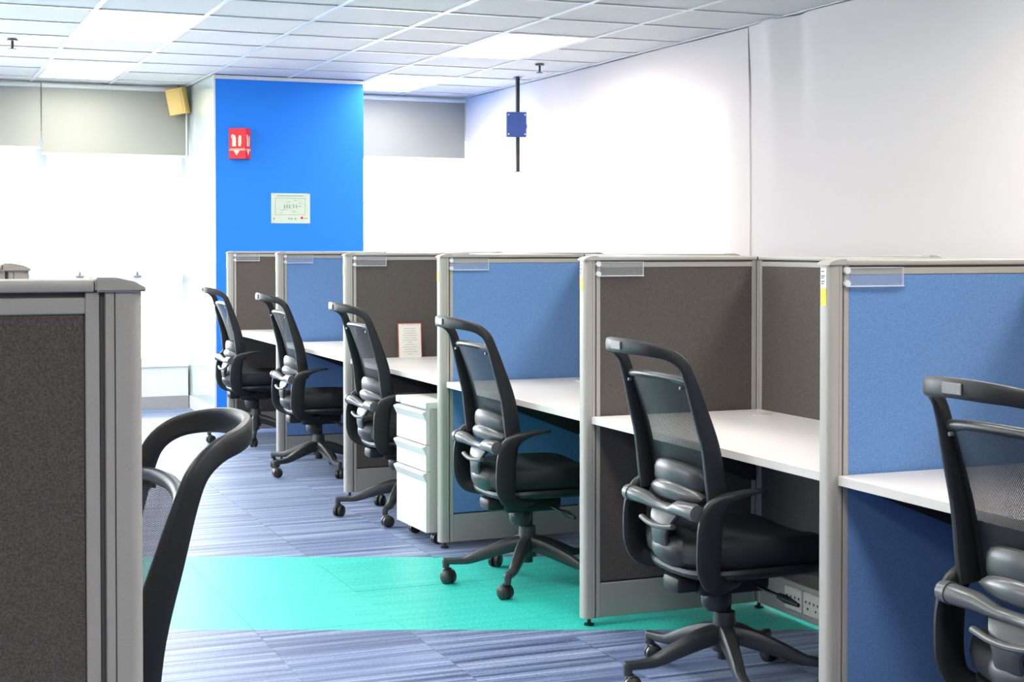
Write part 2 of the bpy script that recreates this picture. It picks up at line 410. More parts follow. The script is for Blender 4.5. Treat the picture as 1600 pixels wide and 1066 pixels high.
def side_window(n, x, y0, y1, z0, z1, sgn, mulls):
    wn = bpy.data.objects.new('window_%d' % n, None); COL.objects.link(wn); wn['kind'] = 'structure'
    a, b = (x+.10, x+.15) if sgn > 0 else (x-.15, x-.10)
    fm = MB().box(a, b, y0, y1, z0, z0+.05).box(a, b, y0, y1, z1-.05, z1).box(a, b, y0, y0+.05, z0+.05, z1-.05).box(a, b, y1-.05, y1, z0+.05, z1-.05)
    obj('window_frame', fm, M['alu'], wn, smooth=False)
    for y in mulls: obj('mullion', MB().box(a, b, y-.03, y+.03, z0+.05, z1-.05), M['alu'], wn, smooth=False)
    obj('pane', MB().box((a+b)/2-.003, (a+b)/2+.003, y0+.05, y1-.05, z0+.05, z1-.05), M['glass'], wn, smooth=False)
side_window(3, XR, RY0, RY1, RZ0, RZ1, 1, [9.6, 11.0])
for q, (a_, b_) in enumerate(((5.8, 9.0), (9.3, 12.6))): side_window(4+q, XL, a_, b_, LZ0, LZ1, -1, [(a_+b_)/2])
# low white ledge box under the far left windows
led = struct('trim_4', MB().box(XL, PX0-.03, YF-.10, YF, .10, .345, .003), M['whitetrim'])
obj('ledge_top', MB().box(XL, PX0-.03, YF-.12, YF, .345, .360, .002), M['whitetrim'], led, smooth=False)
tag(obj('baseboard_far', MB().box(XL, PX0-.03, YF-.105, YF-.0, -.004, .10), M['baseb'], smooth=False), kind='structure')
tag(obj('baseboard_far_right', MB().box(PX1, XR-.02, YF-.012, YF, -.004, .10), M['baseb'], smooth=False), kind='structure')
# ---- blinds
def far_blind(name, x0, x1, zb, label):
    t = thing(name, label, 'blind', ((x0+x1)/2, YF-.10, zb), 0, 'roller blinds on the far windows')
    w2 = (x1-x0)/2
    obj('blind_fabric', MB().box(-w2, w2, -.001, .001, .02, HC-.03-zb), M['blindg'], t, smooth=False)
    obj('bottom_bar', MB().box(-w2, w2, -.008, .008, 0, .022, .003), M['conduit'], t, smooth=False)
    obj('roller_tube', MB().cyl((-w2, 0, HC-.03-zb), (w2, 0, HC-.03-zb), .02), M['conduit'], t)
far_blind('roller_blind', 1.19, 2.355, 2.07, 'grey-green roller blind beside the pillar, half lowered over the window')
far_blind('roller_blind', -.06, 1.18, 2.115, 'grey-green roller blind at the far left edge, ending slightly higher')
far_blind('roller_blind', PX1+.01, XR-.105, 2.10, 'grey roller blind between the blue pillar and the right-hand wall corner')
def side_blind(y0, y1, x, label, fold=0.0, bow=0.0):
    t = thing('fabric_screen', label, 'blind', (x, (y0+y1)/2, .5), 0, 'white fabric screens along the right wall')
    h = HC-.008-.5; w2 = (y1-y0)/2
    def f(u, v):
        y = -w2 + 2*w2*u; z = h*v; X = 0
        X += .006*math.sin(u*9+1)*(.4+v)
        if fold:
            X += fold*math.exp(-((u-.80)/.035)**2)*v**4 - .8*fold*math.exp(-((u-.90)/.03)**2)*v**3
            X += fold*.9*v**6*math.sin(u*6)
        if fold: X -= .22*max(0, v-.86)*(1-.6*u)
        yy = y
        if bow: yy -= bow*math.exp(-((u)/.10)**2)*math.sin(math.pi*min(1, v*1.05))
        return (X, yy, z)
    mb = MB().grid(f, 60, 30, .0015)
    obj('blind_fabric', mb, M['blindw'], t)
    obj('bottom_bar', MB().box(-.008, .008, -w2+.06, w2-.06, -.02, .004, .003), M['conduit'], t, smooth=False)
    obj('head_rail', MB().box(.012, .04, -w2+.06, w2-.06, h-.034, h+.004, .002), M['conduit'], t, smooth=False)
side_blind(8.018, 10.605, XR-.085, 'bright white fabric screen on the right wall with a curved near edge', bow=.03)
side_blind(10.62, 12.80, XR-.085, 'white fabric screen farthest along the right wall, behind the hanging black pole')
side_blind(5.38, 7.983, XR-.07, 'off-white fabric screen with soft folds at its top left, right side of photo', fold=.038)
side_blind(2.75, 5.36, XR-.07, 'off-white fabric screen at the right edge of the photo')
# ================================================================= CEILING LIGHTS
def make_lamp():
    t = thing('ceiling_light', 'x', 'light', (0, 0, HC), 0, 'recessed ceiling lights')
    w_, l_ = CP-.026, 2*CP-.026
    fm = MB().box(0, w_, 0, .02, -.004, .03).box(0, w_, l_-.02, l_, -.004, .03).box(0, .02, .02, l_-.02, -.004, .03).box(w_-.02, w_, .02, l_-.02, -.004, .03)
    obj('lamp_frame', fm, M['lampframe'], t, smooth=False)
    obj('housing', MB().box(0, w_, 0, l_, .03, .045), M['lampframe'], t, smooth=False)
    a = (w_-.04-.02)/3
    for k in range(3):
        x = .02 + k*(a+.01)
        obj('diffuser', MB().box(x, x+a, .02, l_-.02, .012, .018), M['lamp'], t, smooth=False)
    for k in range(2):
        x = .02 + (k+1)*a + k*.01
        obj('divider', MB().box(x, x+.01, .02, l_-.02, -.001, .018), M['lampframe'], t, smooth=False)
    return t
lamp0 = make_lamp(); first = True
names = {(1, 4): 'recessed white ceiling light at top left, nearest of the two left lights',
         (1, 5): 'recessed white ceiling light at far left, close to the grey blinds',
         (2, 4): 'large recessed white ceiling light above and right of the blue pillar',
         (2, 5): 'recessed white ceiling light partly behind the top of the blue pillar'}
for i, x in enumerate(LX):
    for j, y in enumerate(LY):
        if (i, j) == (2, 3): continue
        lab = names.get((i, j), 'recessed white ceiling light outside the photo, among the rows overhead')
        loc = (x+.013, y+.013, HC)
        if first: lamp0.location = loc; lamp0['label'] = lab; first = False; o = lamp0
        else: o = dup(lamp0, loc, 0, lab)
# sprinklers
def sprinkler(x, y, label):
    t = thing('sprinkler_head', label, 'sprinkler', (x, y, HC), 0, 'ceiling sprinkler heads')
    obj('escutcheon', MB().lathe([(.0, -.002), (.035, -.002), (.032, -.010), (.0, -.012)]), M['silver'], t)
    obj('stem', MB().cyl((0, 0, -.010), (0, 0, -.06), .008), M['plastg'], t)
    obj('deflector', MB().lathe([(.0, -.060), (.024, -.060), (.024, -.064), (.0, -.064)]), M['plastg'], t)
sprinkler(.78, 10.30, 'small dark sprinkler head at the left edge of the ceiling')
sprinkler(4.42, 10.25, 'small dark sprinkler head near the right wall ceiling line')
# hanging pole with blue box
t = thing('hanging_pole', 'slim black pole hanging from the ceiling near the right wall', 'pole', (4.60, 11.10, HC))
obj('pole', MB().box(-.013, .013, -.013, .013, -.735, 0, .002), M['black'], t, smooth=False)
obj('end_plate', MB().box(-.03, .03, -.012, .012, -.740, -.735), M['silver'], t, smooth=False)
obj('ceiling_plate', MB().box(-.03, .03, -.03, .03, -.006, -.004), M['black'], t, smooth=False)
t = thing('wall_device', 'square dark blue equipment box mounted on the hanging black pole', 'device', (4.60, 11.10, 2.19), R(-12))
obj('housing', MB().box(-.095, .060, -.058, -.016, 0, .195, .004), M['devblue'], t)
for x in (-.082, .047):
    for z in (.022, .172): obj('screw', MB().cyl((x, -.058, z), (x, -.062, z), .006, n=10), M['white'], t)
obj('latch', MB().box(.060, .066, -.05, -.02, .07, .10), M['devblue'], t, smooth=False)
# speaker in the corner
t = thing('wall_speaker', 'tan box loudspeaker tilted down in the upper corner beside the pillar', 'speaker', (2.255, YF-.19, 2.42), R(-32))
rm = Matrix.Rotation(R(-9), 3, 'Y') @ Matrix.Rotation(R(6), 3, 'X')
obj('cabinet', MB().box(-.072, .072, -.055, .055, 0, .215, .006, rot=rm, piv=(0, 0, .1)), M['tan'], t)
obj('front_grille', MB().box(-.055, .055, -.061, -.055, .02, .195, .003, rot=rm, piv=(0, 0, .1)), M['tan'], t)
obj('bracket', MB().box(-.02, .02, .055, .10, .09, .13, .003).cyl((0, 0, .2), (0, .02, HC-2.43), .008), M['black'], t)
tag(obj('conduit_pipe', MB().cyl((PX0-.045, YF-.15, 1.70), (PX0-.045, YF-.15, HC-.03), .007), M['conduit']), 'thin white vertical conduit in the corner below the loudspeaker', 'pipe')
# ---- signs on the pillar
t = thing('fire_extinguisher_sign', 'red V-shaped fire extinguisher sign projecting from the blue pillar', 'sign', (2.565, PY, 2.015))
pr = [(-.085, 0), (-.085, -.006), (.030, -.075), (.085, -.003), (.085, 0)]
obj('sign_body', MB().prism(pr, 0, .235), M['red'], t, smooth=False)
def onface(p0, p1, u0, u1, z0, z1, off=.0012, th=.001):
    a = Vector(p0); b = Vector(p1); d = b-a; n = Vector((d.y, -d.x)).normalized()
    q = [a+d*u0+n*off, a+d*u1+n*off, a+d*u1+n*(off+th), a+d*u0+n*(off+th)]
    return [(v.x, v.y) for v in q], z0, z1
for nm, (a, b) in (('left', ((-.085, -.006), (.030, -.075))), ('right', ((.030, -.075), (.085, -.003)))):
    mb = MB()
    for u0, u1, z0, z1 in ((.20, .42, .095, .165), (.24, .38, .165, .180), (.16, .30, .172, .186), (.14, .19, .160, .178),   # extinguisher
                           (.56, .64, .100, .165), (.66, .74, .110, .175), (.60, .70, .095, .110), (.60, .68, .160, .180),     # flames
                           (.02, .98, .064, .068), (.06, .94, .073, .077)):
        mb.prism(*onface(a, b, u0, u1, z0, z1))
    for k in range(6): mb.prism(*onface(a, b, .30+.03*k, .62-.03*k, .056-.006*k, .063-.006*k))
    obj('pictogram', mb, M['cream'], t, smooth=False)
t = thing('evacuation_map', 'pale green evacuation plan sheet taped on the blue pillar', 'notice', (2.965, PY, 1.52))
obj('sheet', MB().box(-.155, .155, -.004, 0, 0, .235), M['mapp'], t, smooth=False)
mb = MB()
mb.box(-.11, .10, -.0050, -.004, .212, .218)
for a in ((-.125, .115, .195, .198), (-.125, .115, .066, .069)): mb.box(a[0], a[1], -.0050, -.004, a[2], a[3])
for x in (-.125, .112): mb.box(x, x+.003, -.0050, -.004, .066, .198)
obj('map_border', mb, M['mapl'], t, smooth=False)
mb = MB(); rr = random.Random(3)
for x in (-.055, -.035, -.015, .018, .040): mb.box(x, x+.010, -.0052, -.004, .112+rr.uniform(0, .01), .145)
for k in range(16):
    x = rr.uniform(-.11, .08); z = rr.uniform(.08, .185); mb.box(x, x+rr.uniform(.01, .035), -.0050, -.004, z, z+.003)
for x in (-.14, -.02, .0, .03): mb.box(x, x+.014, -.0050, -.004, .03, .042)
obj('plan_lines', mb, M['mapl'], t, smooth=False, kind='stuff')
obj('marker', MB().box(.08, .098, -.0055, -.004, .034, .052).box(.104, .135, -.0055, -.004, .038, .042), M['red'], t, smooth=False)
mb = MB()
for x in (-.15, .13):
    for z in (-.008, .228): mb.box(x, x+.024, -.0050, -.004, z, z+.014)
obj('tape', mb, M['acryl'], t, smooth=False)
# ================================================================= CUBICLE PANELS
ZB, ZT = .028, 1.304
def rounded_post(x0, x1, y0, y1, r, n=5):
    """profile with the two leading (-x) corners rounded"""
    pts = [(x1, y0), (x1, y1)]
    for k in range(n+1):
        a = math.pi/2 + (math.pi/2)*k/n; pts.append((x0+r+r*math.cos(a), y1-r+r*math.sin(a)))
    for k in range(n+1):
        a = math.pi + (math.pi/2)*k/n; pts.append((x0+r+r*math.cos(a), y0+r+r*math.sin(a)))
    return pts
T = .026   # half thickness
def make_panel(color, L, label, group, lead=True):
    t = thing('partition_panel', label, 'partition', (0, 0, 0), 0, group)
    xa = .045 if lead else .0
    if lead:
        obj('post', MB().prism(rounded_post(0, .030, -T, T, .015), ZB, ZT-.014), M['grey'], t)
        g = MB().box(.030, .0312, -T+.002, T-.002, ZB, ZT-.014).box(.041, .046, -T+.006, T-.006, ZB, ZT-.014)
        obj('frame_strip', MB().box(.0312, .041, -T, T, ZB, ZT-.014, .001), M['grey'], t, smooth=False)
        obj('post_groove', g, M['greyd'], t, smooth=False)
        prof = [(-.004, ZT-.014), (.052, ZT-.014), (.052, ZT+.002), (.030, ZT+.002), (.008, ZT-.003), (-.004, ZT-.010)]
        mb = MB().prism([(a, b) for a, b in prof], -T-.005, T+.005, axis='y')
        bmesh.ops.bevel(mb.bm, geom=mb.bm.edges[:], offset=.002, segments=2, affect='EDGES')
        obj('end_cap', mb, M['grey'], t)
        obj('foot', MB().lathe([(.0, 0), (.018, 0), (.018, .006), (.007, .010), (.007, ZB), (0, ZB)], (.030, 0, 0), 14), M['black'], t)
    xs = xa + .002
    x2 = L-.022
    obj('frame_strip', MB().box(xs, xs+.015, -T+.002, T-.002, ZB, ZT-.014, .001), M['grey'], t, smooth=False)
    obj('frame_strip', MB().box(x2, x2+.018, -T+.002, T-.002, ZB, ZT-.014, .001), M['grey'], t, smooth=False)
    fx0, fx1 = xs+.015, x2
    obj('top_cap', MB().box(.052 if lead else 0, L-.003, -T-.003, T+.003, ZT-.014, ZT, .004, 2), M['grey'], t)
    obj('top_groove', MB().box(fx0, fx1, -T+.007, T-.007, ZT-.020, ZT-.014), M['greyd'], t, smooth=False)
    obj('top_rail', MB().box(fx0, fx1, -T+.002, T-.002, ZT-.038, ZT-.020, .0015), M['grey'], t, smooth=False)
    m = MB()
    m.box(fx0, fx1, -T+.004, -T+.012, .156, ZT-.038, .003, 2)
    obj('fabric_tile', m, M[color], t, smooth=False)
    m = MB(); m.box(fx0, fx1, T-.012, T-.004, .156, ZT-.038, .003, 2)
    obj('fabric_tile', m, M[color], t, smooth=False)
    obj('core', MB().box(fx0, fx1, -.013, .013, .05, ZT-.020), M['greyd'], t, smooth=False)
    obj('kick_plate', MB().box(fx0, fx1, -T+.003, T-.003, ZB, .150, .002), M['kick'], t, smooth=False)
    return t
def sticker(parent_loc, label):
    t = thing('post_sticker', label, 'sticker', parent_loc, 0, 'white and yellow stickers on the panel posts')
    obj('white_label', MB().box(-.0010, -.0002, -.012, .012, .034, .088), M['white'], t, smooth=False)
    obj('yellow_label', MB().box(-.0012, -.0002, -.012, .012, -.010, .036), M['yellow'], t, smooth=False)
    mb = MB()
    for z, w_ in ((.078, .014), (.066, .018), (.061, .012), (.052, .016), (.046, .012)): mb.box(-.0014, -.0009, .010-w_, .010, z, z+.003)
    obj('print_line', mb, M['inkd'], t, smooth=False, kind='stuff')
    return t
X0, XS = 2.274, 3.00
PYS = [1.90, 3.40, 4.90, 6.405, 7.905, 9.42, 10.90]
L = XS-.026-X0
order = ['first', 'nearest', 'second', 'third', 'fourth', 'fifth', 'sixth']
labs = ['brown divider panel just outside the right edge of the photo',
        'nearest blue fabric divider panel of the right-hand row, with a clear name holder',
        'brown fabric divider panel, second of the right-hand row from the right edge',
        'blue fabric divider panel beside the white drawer pedestal',
        'brown fabric divider panel with the red-bordered card standing before it',
        'blue fabric divider panel, last but one at the far end of the row',
        'brown fabric divider panel at the far end, in front of the blue pillar']
GRP = 'divider panels between the right-hand desks'
protos = {}
for k, y in enumerate(PYS):
    c = 'brown' if k % 2 == 0 else 'blue'
    if c not in protos: protos[c] = make_panel(c, L, labs[k], GRP); p = protos[c]; p.location = (X0, y, 0)
    else: p = dup(protos[c], (X0, y, 0), 0, labs[k])
# spine panels
spl = ['just outside the right edge', 'behind the nearest desk in full view', 'hidden behind the second brown divider', 'behind the desk over the drawer pedestal', 'behind the desk second from the far end', 'behind the farthest desk']
sp0 = None
for k in range(6):
    y0, y1 = PYS[k], PYS[k+1]
    lab = 'brown fabric spine panel ' + spl[k]
    if k in (0, 1): lab = ['brown fabric spine panel along the back of the rightmost, partly seen desk', 'brown fabric spine panel along the back of the desk with a round grommet, centre right'][k]
    if sp0 is None:
        sp0 = make_panel('brown', 1.445, lab, 'spine panels between the two rows of desks', lead=False)
        sp0.location = (XS, y0+.027, 0); sp0.rotation_euler = (0, 0, math.pi/2)
    else: dup(sp0, (XS, y0+.027, 0), math.pi/2, lab)
# junction posts on the spine
jl = ['outside the right edge', 'at the back end of the nearest blue divider', 'at the back corner of the brown divider right of centre', 'at the back end of the second blue divider', 'at the back end of the fourth divider', 'at the back end of the fifth divider', 'at the far end of the spine by the pillar']
jp = None
for k, y in enumerate(PYS):
    if jp is None:
        jp = thing('junction_post', 'grey junction post ' + jl[k], 'post', (XS, y, 0), 0, 'junction posts of the spine')
        obj('post', MB().box(-.026, .026, -.026, .026, ZB, ZT-.012, .004), M['grey'], jp, smooth=False)
        obj('cap', MB().box(-.027, .027, -.027, .027, ZT-.012, ZT-.002, .003), M['black'], jp, smooth=False)  # shade of the gap between the panel caps, put in as black
        obj('foot', MB().lathe([(.0, 0), (.018, 0), (.018, .006), (.007, .010), (.007, ZB), (0, ZB)], (0, 0, 0), 14), M['black'], jp)
    else: dup(jp, (XS, y, 0), 0, 'grey junction post ' + jl[k])
# dividers of the back-to-back row on the other side of the spine (only their tops show)
for k in range(1, 7):
    c = 'brown' if k % 2 == 0 else 'blue'
    ol = {1: 'at the right edge behind the nearest blue divider', 2: 'whose top shows above the brown divider at right', 3: 'whose top shows above the second brown divider', 4: 'behind the drawer pedestal desk', 5: 'second from the far end', 6: 'at the far end near the pillar'}[k]
    dup(protos[c], (3.795, PYS[k], 0), math.pi, c + ' divider panel of the far-side row, ' + ol)['group'] = 'divider panels of the far-side row'
# stickers
sl = ['', 'white and yellow sticker on the post of the nearest blue divider', 'white and yellow sticker on the post of the brown divider right of centre', 'white and yellow sticker on the post behind the white pedestal', 'white and yellow sticker on the fourth post of the row', 'small yellow sticker on the fifth post of the row', 'small yellow sticker on the farthest post, in front of the pillar']
for k in range(1, 7): sticker((X0, PYS[k], 1.195), sl[k])
# name holders
def holder(x, y, label, first=[None]):
    if first[0] is not None: return dup(first[0], (x, y, 1.235), 0, label)
    t = thing('name_holder', label, 'name holder', (x, y, 1.235), 0, 'clear name holders on the divider tops')
    obj('plate', MB().box(0, .178, -.006, -.003, 0, .050), M['acryl'], t, smooth=False)
    obj('front_lip', MB().box(.0, .178, -.012, -.006, -.001, .002, .0006), M['acrylw'], t, smooth=False)
    obj('edge', MB().box(.1768, .178, -.0075, -.0025, 0, .050).box(0, .178, -.0075, -.0025, .0492, .0502), M['acrylw'], t, smooth=False)
    for z in (.008, .042): obj('screw_cap', MB().cyl((-.0, -.0025, z), (-.0, -.012, z), .009, n=14), M['acrylw'], t)
    first[0] = t; return t
hl = ['', 'clear acrylic name holder on the nearest blue divider', 'clear acrylic name holder on the brown divider right of centre', 'clear acrylic name holder on the blue divider at the photo centre', 'clear acrylic name holder on the brown divider above the standing card', 'clear acrylic name holder on the small blue divider at left', 'clear acrylic name holder on the farthest brown divider']
for k in range(1, 7): holder(X0+.050, PYS[k]-T+.0015, hl[k])
# ================================================================= DESKS
ZD = .742
def make_desk(label):
    t = thing('desk', label, 'desk', (0, 0, 0), 0, 'white desks of the right-hand row')
    a, b = .030, 1.470
    obj('desktop', MB().box(0, .68, a, b, ZD-.026, ZD, .0015), M['desk'], t, smooth=False)
    obj('edge_band', MB().box(-.002, 0, a, b, ZD-.0255, ZD-.001, .0008), M['deskedge'], t, smooth=False)
    gr = obj('grommet', MB().lathe([(.0, ZD), (.040, ZD), (.040, ZD+.003), (.036, ZD+.005), (.0, ZD+.005)], (.58, 1.28, 0), 28), M['deskedge'], t)
    obj('grommet_slot', MB().box(.575, .60, 1.268, 1.292, ZD+.005, ZD+.006), M['pedg'], gr, smooth=False)
    for y in (a+.002, b-.006):
        obj('desk_bracket', MB().prism([(.66, ZD-.026), (.66, ZD-.26), (.63, ZD-.26), (.12, ZD-.06), (.12, ZD-.026)], y, y+.004, axis='y'), M['plastg'], t, smooth=False)
    obj('support_rail', MB().box(.60, .64, a+.01, b-.01, ZD-.06, ZD-.026), M['plastg'], t, smooth=False)
    return t
dl = ['white desk at the right edge of the photo, left of it the blue divider', 'white desk with round grommet, between the nearest blue and the brown divider', 'white desk behind the chair at the photo centre', 'white desk above the white drawer pedestal', 'white desk second from the far end of the row', 'white desk at the far end of the row by the pillar']
d0 = None
for k in range(6):
    if d0 is None: d0 = make_desk(dl[0]); d0.location = (X0+.028, PYS[k], 0)
    else: dup(d0, (X0+.028, PYS[k], 0), 0, dl[k])
# standing card on the desk in front of the fourth divider
t = thing('menu_card', 'narrow white card with red border standing on the desk against the brown divider', 'card', (2.625, PYS[4]-.064, ZD), R(-4))
rt = Matrix.Rotation(R(-6), 3, 'X')
def cb(x0, x1, z0, z1, th): return MB().box(x0, x1, -th, 0, z0, z1, rot=rt, piv=(0, 0, 0))
obj('card_sheet', cb(-.065, .065, 0, .185, .0015), M['paper'], t, smooth=False)
mb = MB()
for a in ((-.065, .065, .181, .185), (-.065, -.061, 0, .181), (.061, .065, 0, .181)): mb.box(a[0], a[1], -.0020, -.0015, a[2], a[3], rot=rt, piv=(0, 0, 0))
obj('card_border', mb, M['orange'], t, smooth=False)
mb = MB(); rr = random.Random(5)
for k in range(12):
    z = .155 - k*.0125; w_ = rr.uniform(.012, .042); mb.box(-w_, w_, -.0020, -.0015, z, z+.002, rot=rt, piv=(0, 0, 0))
for k in range(9): mb.box(-.045+k*.0115, -.045+k*.0115+.007, -.0020, -.0015, .178, .175, rot=rt, piv=(0, 0, 0))
obj('card_print', mb, M['ink'], t, smooth=False, kind='stuff')
# sockets on the spine base
def sockets(y, label, n=2):
    t = thing('socket_block', label, 'socket', (XS-T+.003, y, .055), 0, 'power sockets at the foot of the spine')
    for k in range(n):
        o = obj('socket_plate', MB().box(-.014, 0, k*.118, k*.118+.112, 0, .080, .003), M['socket'], t, smooth=False)
        mb = MB()
        for c in (.030, .080):
            for dy, dz in ((-.012, .048), (.012, .048), (0, .026)): mb.box(-.0155, -.0138, k*.118+c+dy-.003, k*.118+c+dy+.003, dz-.004, dz+.004)
        obj('socket_hole', mb, M['black'], o, smooth=False, kind='stuff')
sockets(4.44, 'ivory double power sockets low on the spine under the centre right desk', 2)
# ================================================================= PEDESTAL
t = thing('drawer_pedestal', 'white mobile drawer pedestal with three drawers under the desk', 'pedestal', (2.235, 6.455, 0), R(2))
PW, PD = .385, .50
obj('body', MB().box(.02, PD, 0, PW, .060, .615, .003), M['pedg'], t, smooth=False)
obj('top_panel', MB().box(-.004, PD+.003, -.003, PW+.003, .615, .645, .004, 2), M['pedw'], t)
for z0, z1 in ((.455, .605), (.335, .450), (.062, .330)):
    # each drawer front has a sloped pull along its upper edge
    pr = [(.018, z0), (.0, z0), (.0, z1-.045), (-.016, z1-.012), (-.016, z1-.006), (.002, z1), (.018, z1)]
    pr = [(a, b) for a, b in pr]
    mb = MB().prism(pr, .002, PW-.002, axis='y')
    d = obj('drawer', mb, M['pedw'], t, smooth=False)
    obj('drawer_pull', MB().box(-.0175, -.010, .006, PW-.006, z1-.013, z1-.007, .001), M['pedw'], d, smooth=False)
obj('lock', MB().cyl((0, PW*.86, .625), (-.007, PW*.86, .625), .008), M['chrome'], t)
for x in (.07, PD-.06):
    for y in (.05, PW-.05):
        obj('caster', MB().cyl((x, y-.018, .025), (x, y-.004, .025), .025, n=18).cyl((x, y+.004, .025), (x, y+.018, .025), .025, n=18).box(x-.012, x+.012, y-.004, y+.004, .02, .06), M['rubber'], t)
# ================================================================= OFFICE CHAIR (forward = +x)
def chair(label, loc, rz, base_deg):
    t = thing('office_chair', label, 'chair', loc, rz, 'black mesh office chairs')
    # back frame: two blades that bend back into one headrest loop
    half = [(-.145, -.212, .590), (-.155, -.214, .650), (-.172, -.212, .760), (-.205, -.206, .870), (-.232, -.200, .955), (-.252, -.194, 1.000),
            (-.285, -.176, 1.027), (-.325, -.140, 1.040), (-.352, -.075, 1.046), (-.360, 0, 1.048)]
    hw = [.034, .032, .029, .024, .019, .018, .0185, .020, .022, .022]
    th = [.014, .014, .014, .013, .011, .010, .009, .009, .009, .009]
    P = half + [(x, -y, z) for x, y, z in half[-2::-1]]
    HW = hw + hw[-2::-1]; TH = th + th[-2::-1]
    Q = catmull([p+(a, b) for p, a, b in zip(P, TH, HW)], 5)
    pts = [Vector(q[:3]) for q in Q]; thin = []
    for i in range(len(pts)):
        d = pts[min(i+1, len(pts)-1)]-pts[max(i-1, 0)]; h = Vector((d.x, d.y, 0))
        # outward normal: horizontal, blends from pure sideways on the uprights to backward on the loop
        y = pts[i].y; s = max(0, min(1, (pts[i].z-.97)/.07)); side = Vector((0, -1 if y < 0 else 1, 0))
        if h.length > 1e-6:
            n_ = Vector((h.y, -h.x, 0)).normalized()
            if n_.dot(Vector((-.2, y, 0))) < 0: n_ = -n_
            if n_.x > 0 and abs(y) < .15: n_ = -n_
        else: n_ = side
        v = (side*(1-s) + n_*s)
        thin.append(v.normalized() if v.length > 1e-4 else Vector((-1, 0, 0)))
    # keep one consistent sign so that the section never flips
    obj('back_frame', MB().sweep(pts, [(q[3], q[4]) for q in Q], thin=thin, n=16, sq=3.0), M['plast'], t)
    obj('headrest_badge', MB().box(-.3725, -.3685, -.030, .030, 1.036, 1.060, .0018, 2), M['badge'], t, smooth=False)
    # top bar of the mesh
    tb = catmull([(-.222, -.198, .945), (-.238, -.12, .953), (-.246, 0, .956), (-.238, .12, .953), (-.222, .198, .945)], 5)
    obj('top_bar', MB().sweep(tb, [(.013, .012)]*len(tb), n=12), M['plastg'], t)
    for s in (-1, 1): obj('screw', MB().cyl((-.236, s*.165, .930), (-.246, s*.165, .930), .005, n=10), M['silver'], t)
    # mesh sheet
    def f(u, v):
        z = .585 + (.950-.585)*v; y = (-.200+.400*u)*(1 if v < .5 else 1-(v-.5)*.04)
        x = -.120 - (z-.585)*.285; x -= .042*math.sin(math.pi*u)*(0.4+.6*v); x += .012*math.sin(math.pi*v)
        return (x, y, z)
    obj('mesh_back', MB().grid(f, 14, 18), M['mesh'], t)
    # side binding of the mesh (solid inner strip next to each blade)
    for s in (-1, 1):
        Qb = [f(.0 if s < 0 else 1.0, k/10) for k in range(11)]
        obj('mesh_binding', MB().sweep(Qb, [(.010, .006)]*11, thin=[(0, 1, 0)]*11, n=8), M['seatf'], t)
    lb = catmull([(-.118, -.205, .588), (-.140, -.13, .580), (-.152, 0, .577), (-.140, .13, .580), (-.118, .205, .588)], 4)
    obj('lower_rim', MB().sweep(lb, [(.012, .008)]*len(lb), n=10), M['plastg'], t)
    # lumbar pad: upper dome and lower lens
    def dome(x0, z0, w_, h_, th_):
        mb = MB()
        def g(u, v):
            a = math.pi*u; r = v
            y = -w_*math.cos(a)*r; z = z0 + h_*math.sin(a)*r
            x = x0 - th_*math.sqrt(max(0, 1-r*r)) - (z-z0)*.15 + .03*(y/w_)**2*.6
            return (x, y, z)
        mb.grid(g, 20, 8, .004); bmesh.ops.remove_doubles(mb.bm, verts=mb.bm.verts[:], dist=.0004); return mb
    lp_ = catmull([(-.130, -.150, .640), (-.165, -.10, .652), (-.182, 0, .660), (-.165, .10, .652), (-.130, .150, .640)], 5)
    n_ = len(lp_)
    obj('lumbar_pad', MB().sweep(lp_, [(.040*(max(.08, 1-abs(2*i/(n_-1)-1)**4))**.5, .020) for i in range(n_)], thin=[(0, 0, 1)]*n_, n=14, sq=2.6), M['plastg'], t)
    lp_ = catmull([(-.150, -.150, .600), (-.180, -.08, .606), (-.192, 0, .610), (-.180, .08, .606), (-.150, .150, .600)], 5)
    obj('lumbar_shell', MB().sweep(lp_, [(.030*(max(.02, 1-abs(2*i/(n_-1)-1)**2))**.5, .022) for i in range(n_)], thin=[(0, 0, 1)]*n_, n=14), M['silver'], t)
    # cross bar with round handle ends
    y_ = [-.215, -.212, -.18, -.11, -.05, 0, .05, .11, .18, .212, .215]
    rr_ = [(.012, .012), (.022, .022), (.024, .024), (.022, .024), (.015, .020), (.014, .018), (.015, .020), (.022, .024), (.024, .024), (.022, .022), (.012, .012)]
    pb = [(-.205-(.012 if abs(q) > .1 else .0), q, .572-.014*(abs(q) < .1)) for q in y_]
    yb = obj('back_yoke', MB().sweep(pb, rr_, n=18), M['silver'], t)
    for s in (-1, 1):
        obj('yoke_cap', MB().cyl((-.217, s*.190, .572), (-.217, s*.220, .572), .0265, .024, n=20).cyl((-.217, s*.220, .572), (-.217, s*.222, .572), .015, n=16), M['silver'], yb)
    # web under the yoke
    wb_ = catmull([(-.190, 0, .560), (-.212, 0, .525), (-.222, 0, .480), (-.205, 0, .430), (-.150, 0, .392), (-.060, 0, .372), (.03, 0, .365)], 4)
    ww = [.10-.055*min(1, i/8) for i in range(len(wb_))]
    obj('back_stem', MB().sweep(wb_, [(a, .011) for a in ww], thin=[(0, 1, 0)]*len(wb_), n=14, sq=3), M['plastg'], t)
    rib = catmull([(-.232, -.10, .515), (-.238, -.05, .508), (-.240, 0, .505), (-.238, .05, .508), (-.232, .10, .515)], 3)
    obj('stem_rib', MB().sweep(rib, [(.008, .010)]*len(rib), n=10), M['silver'], t)
    obj('tilt_housing', MB().ellip((-.155, 0, .432), .075, .115, .060, 20, 14), M['plastg'], t)
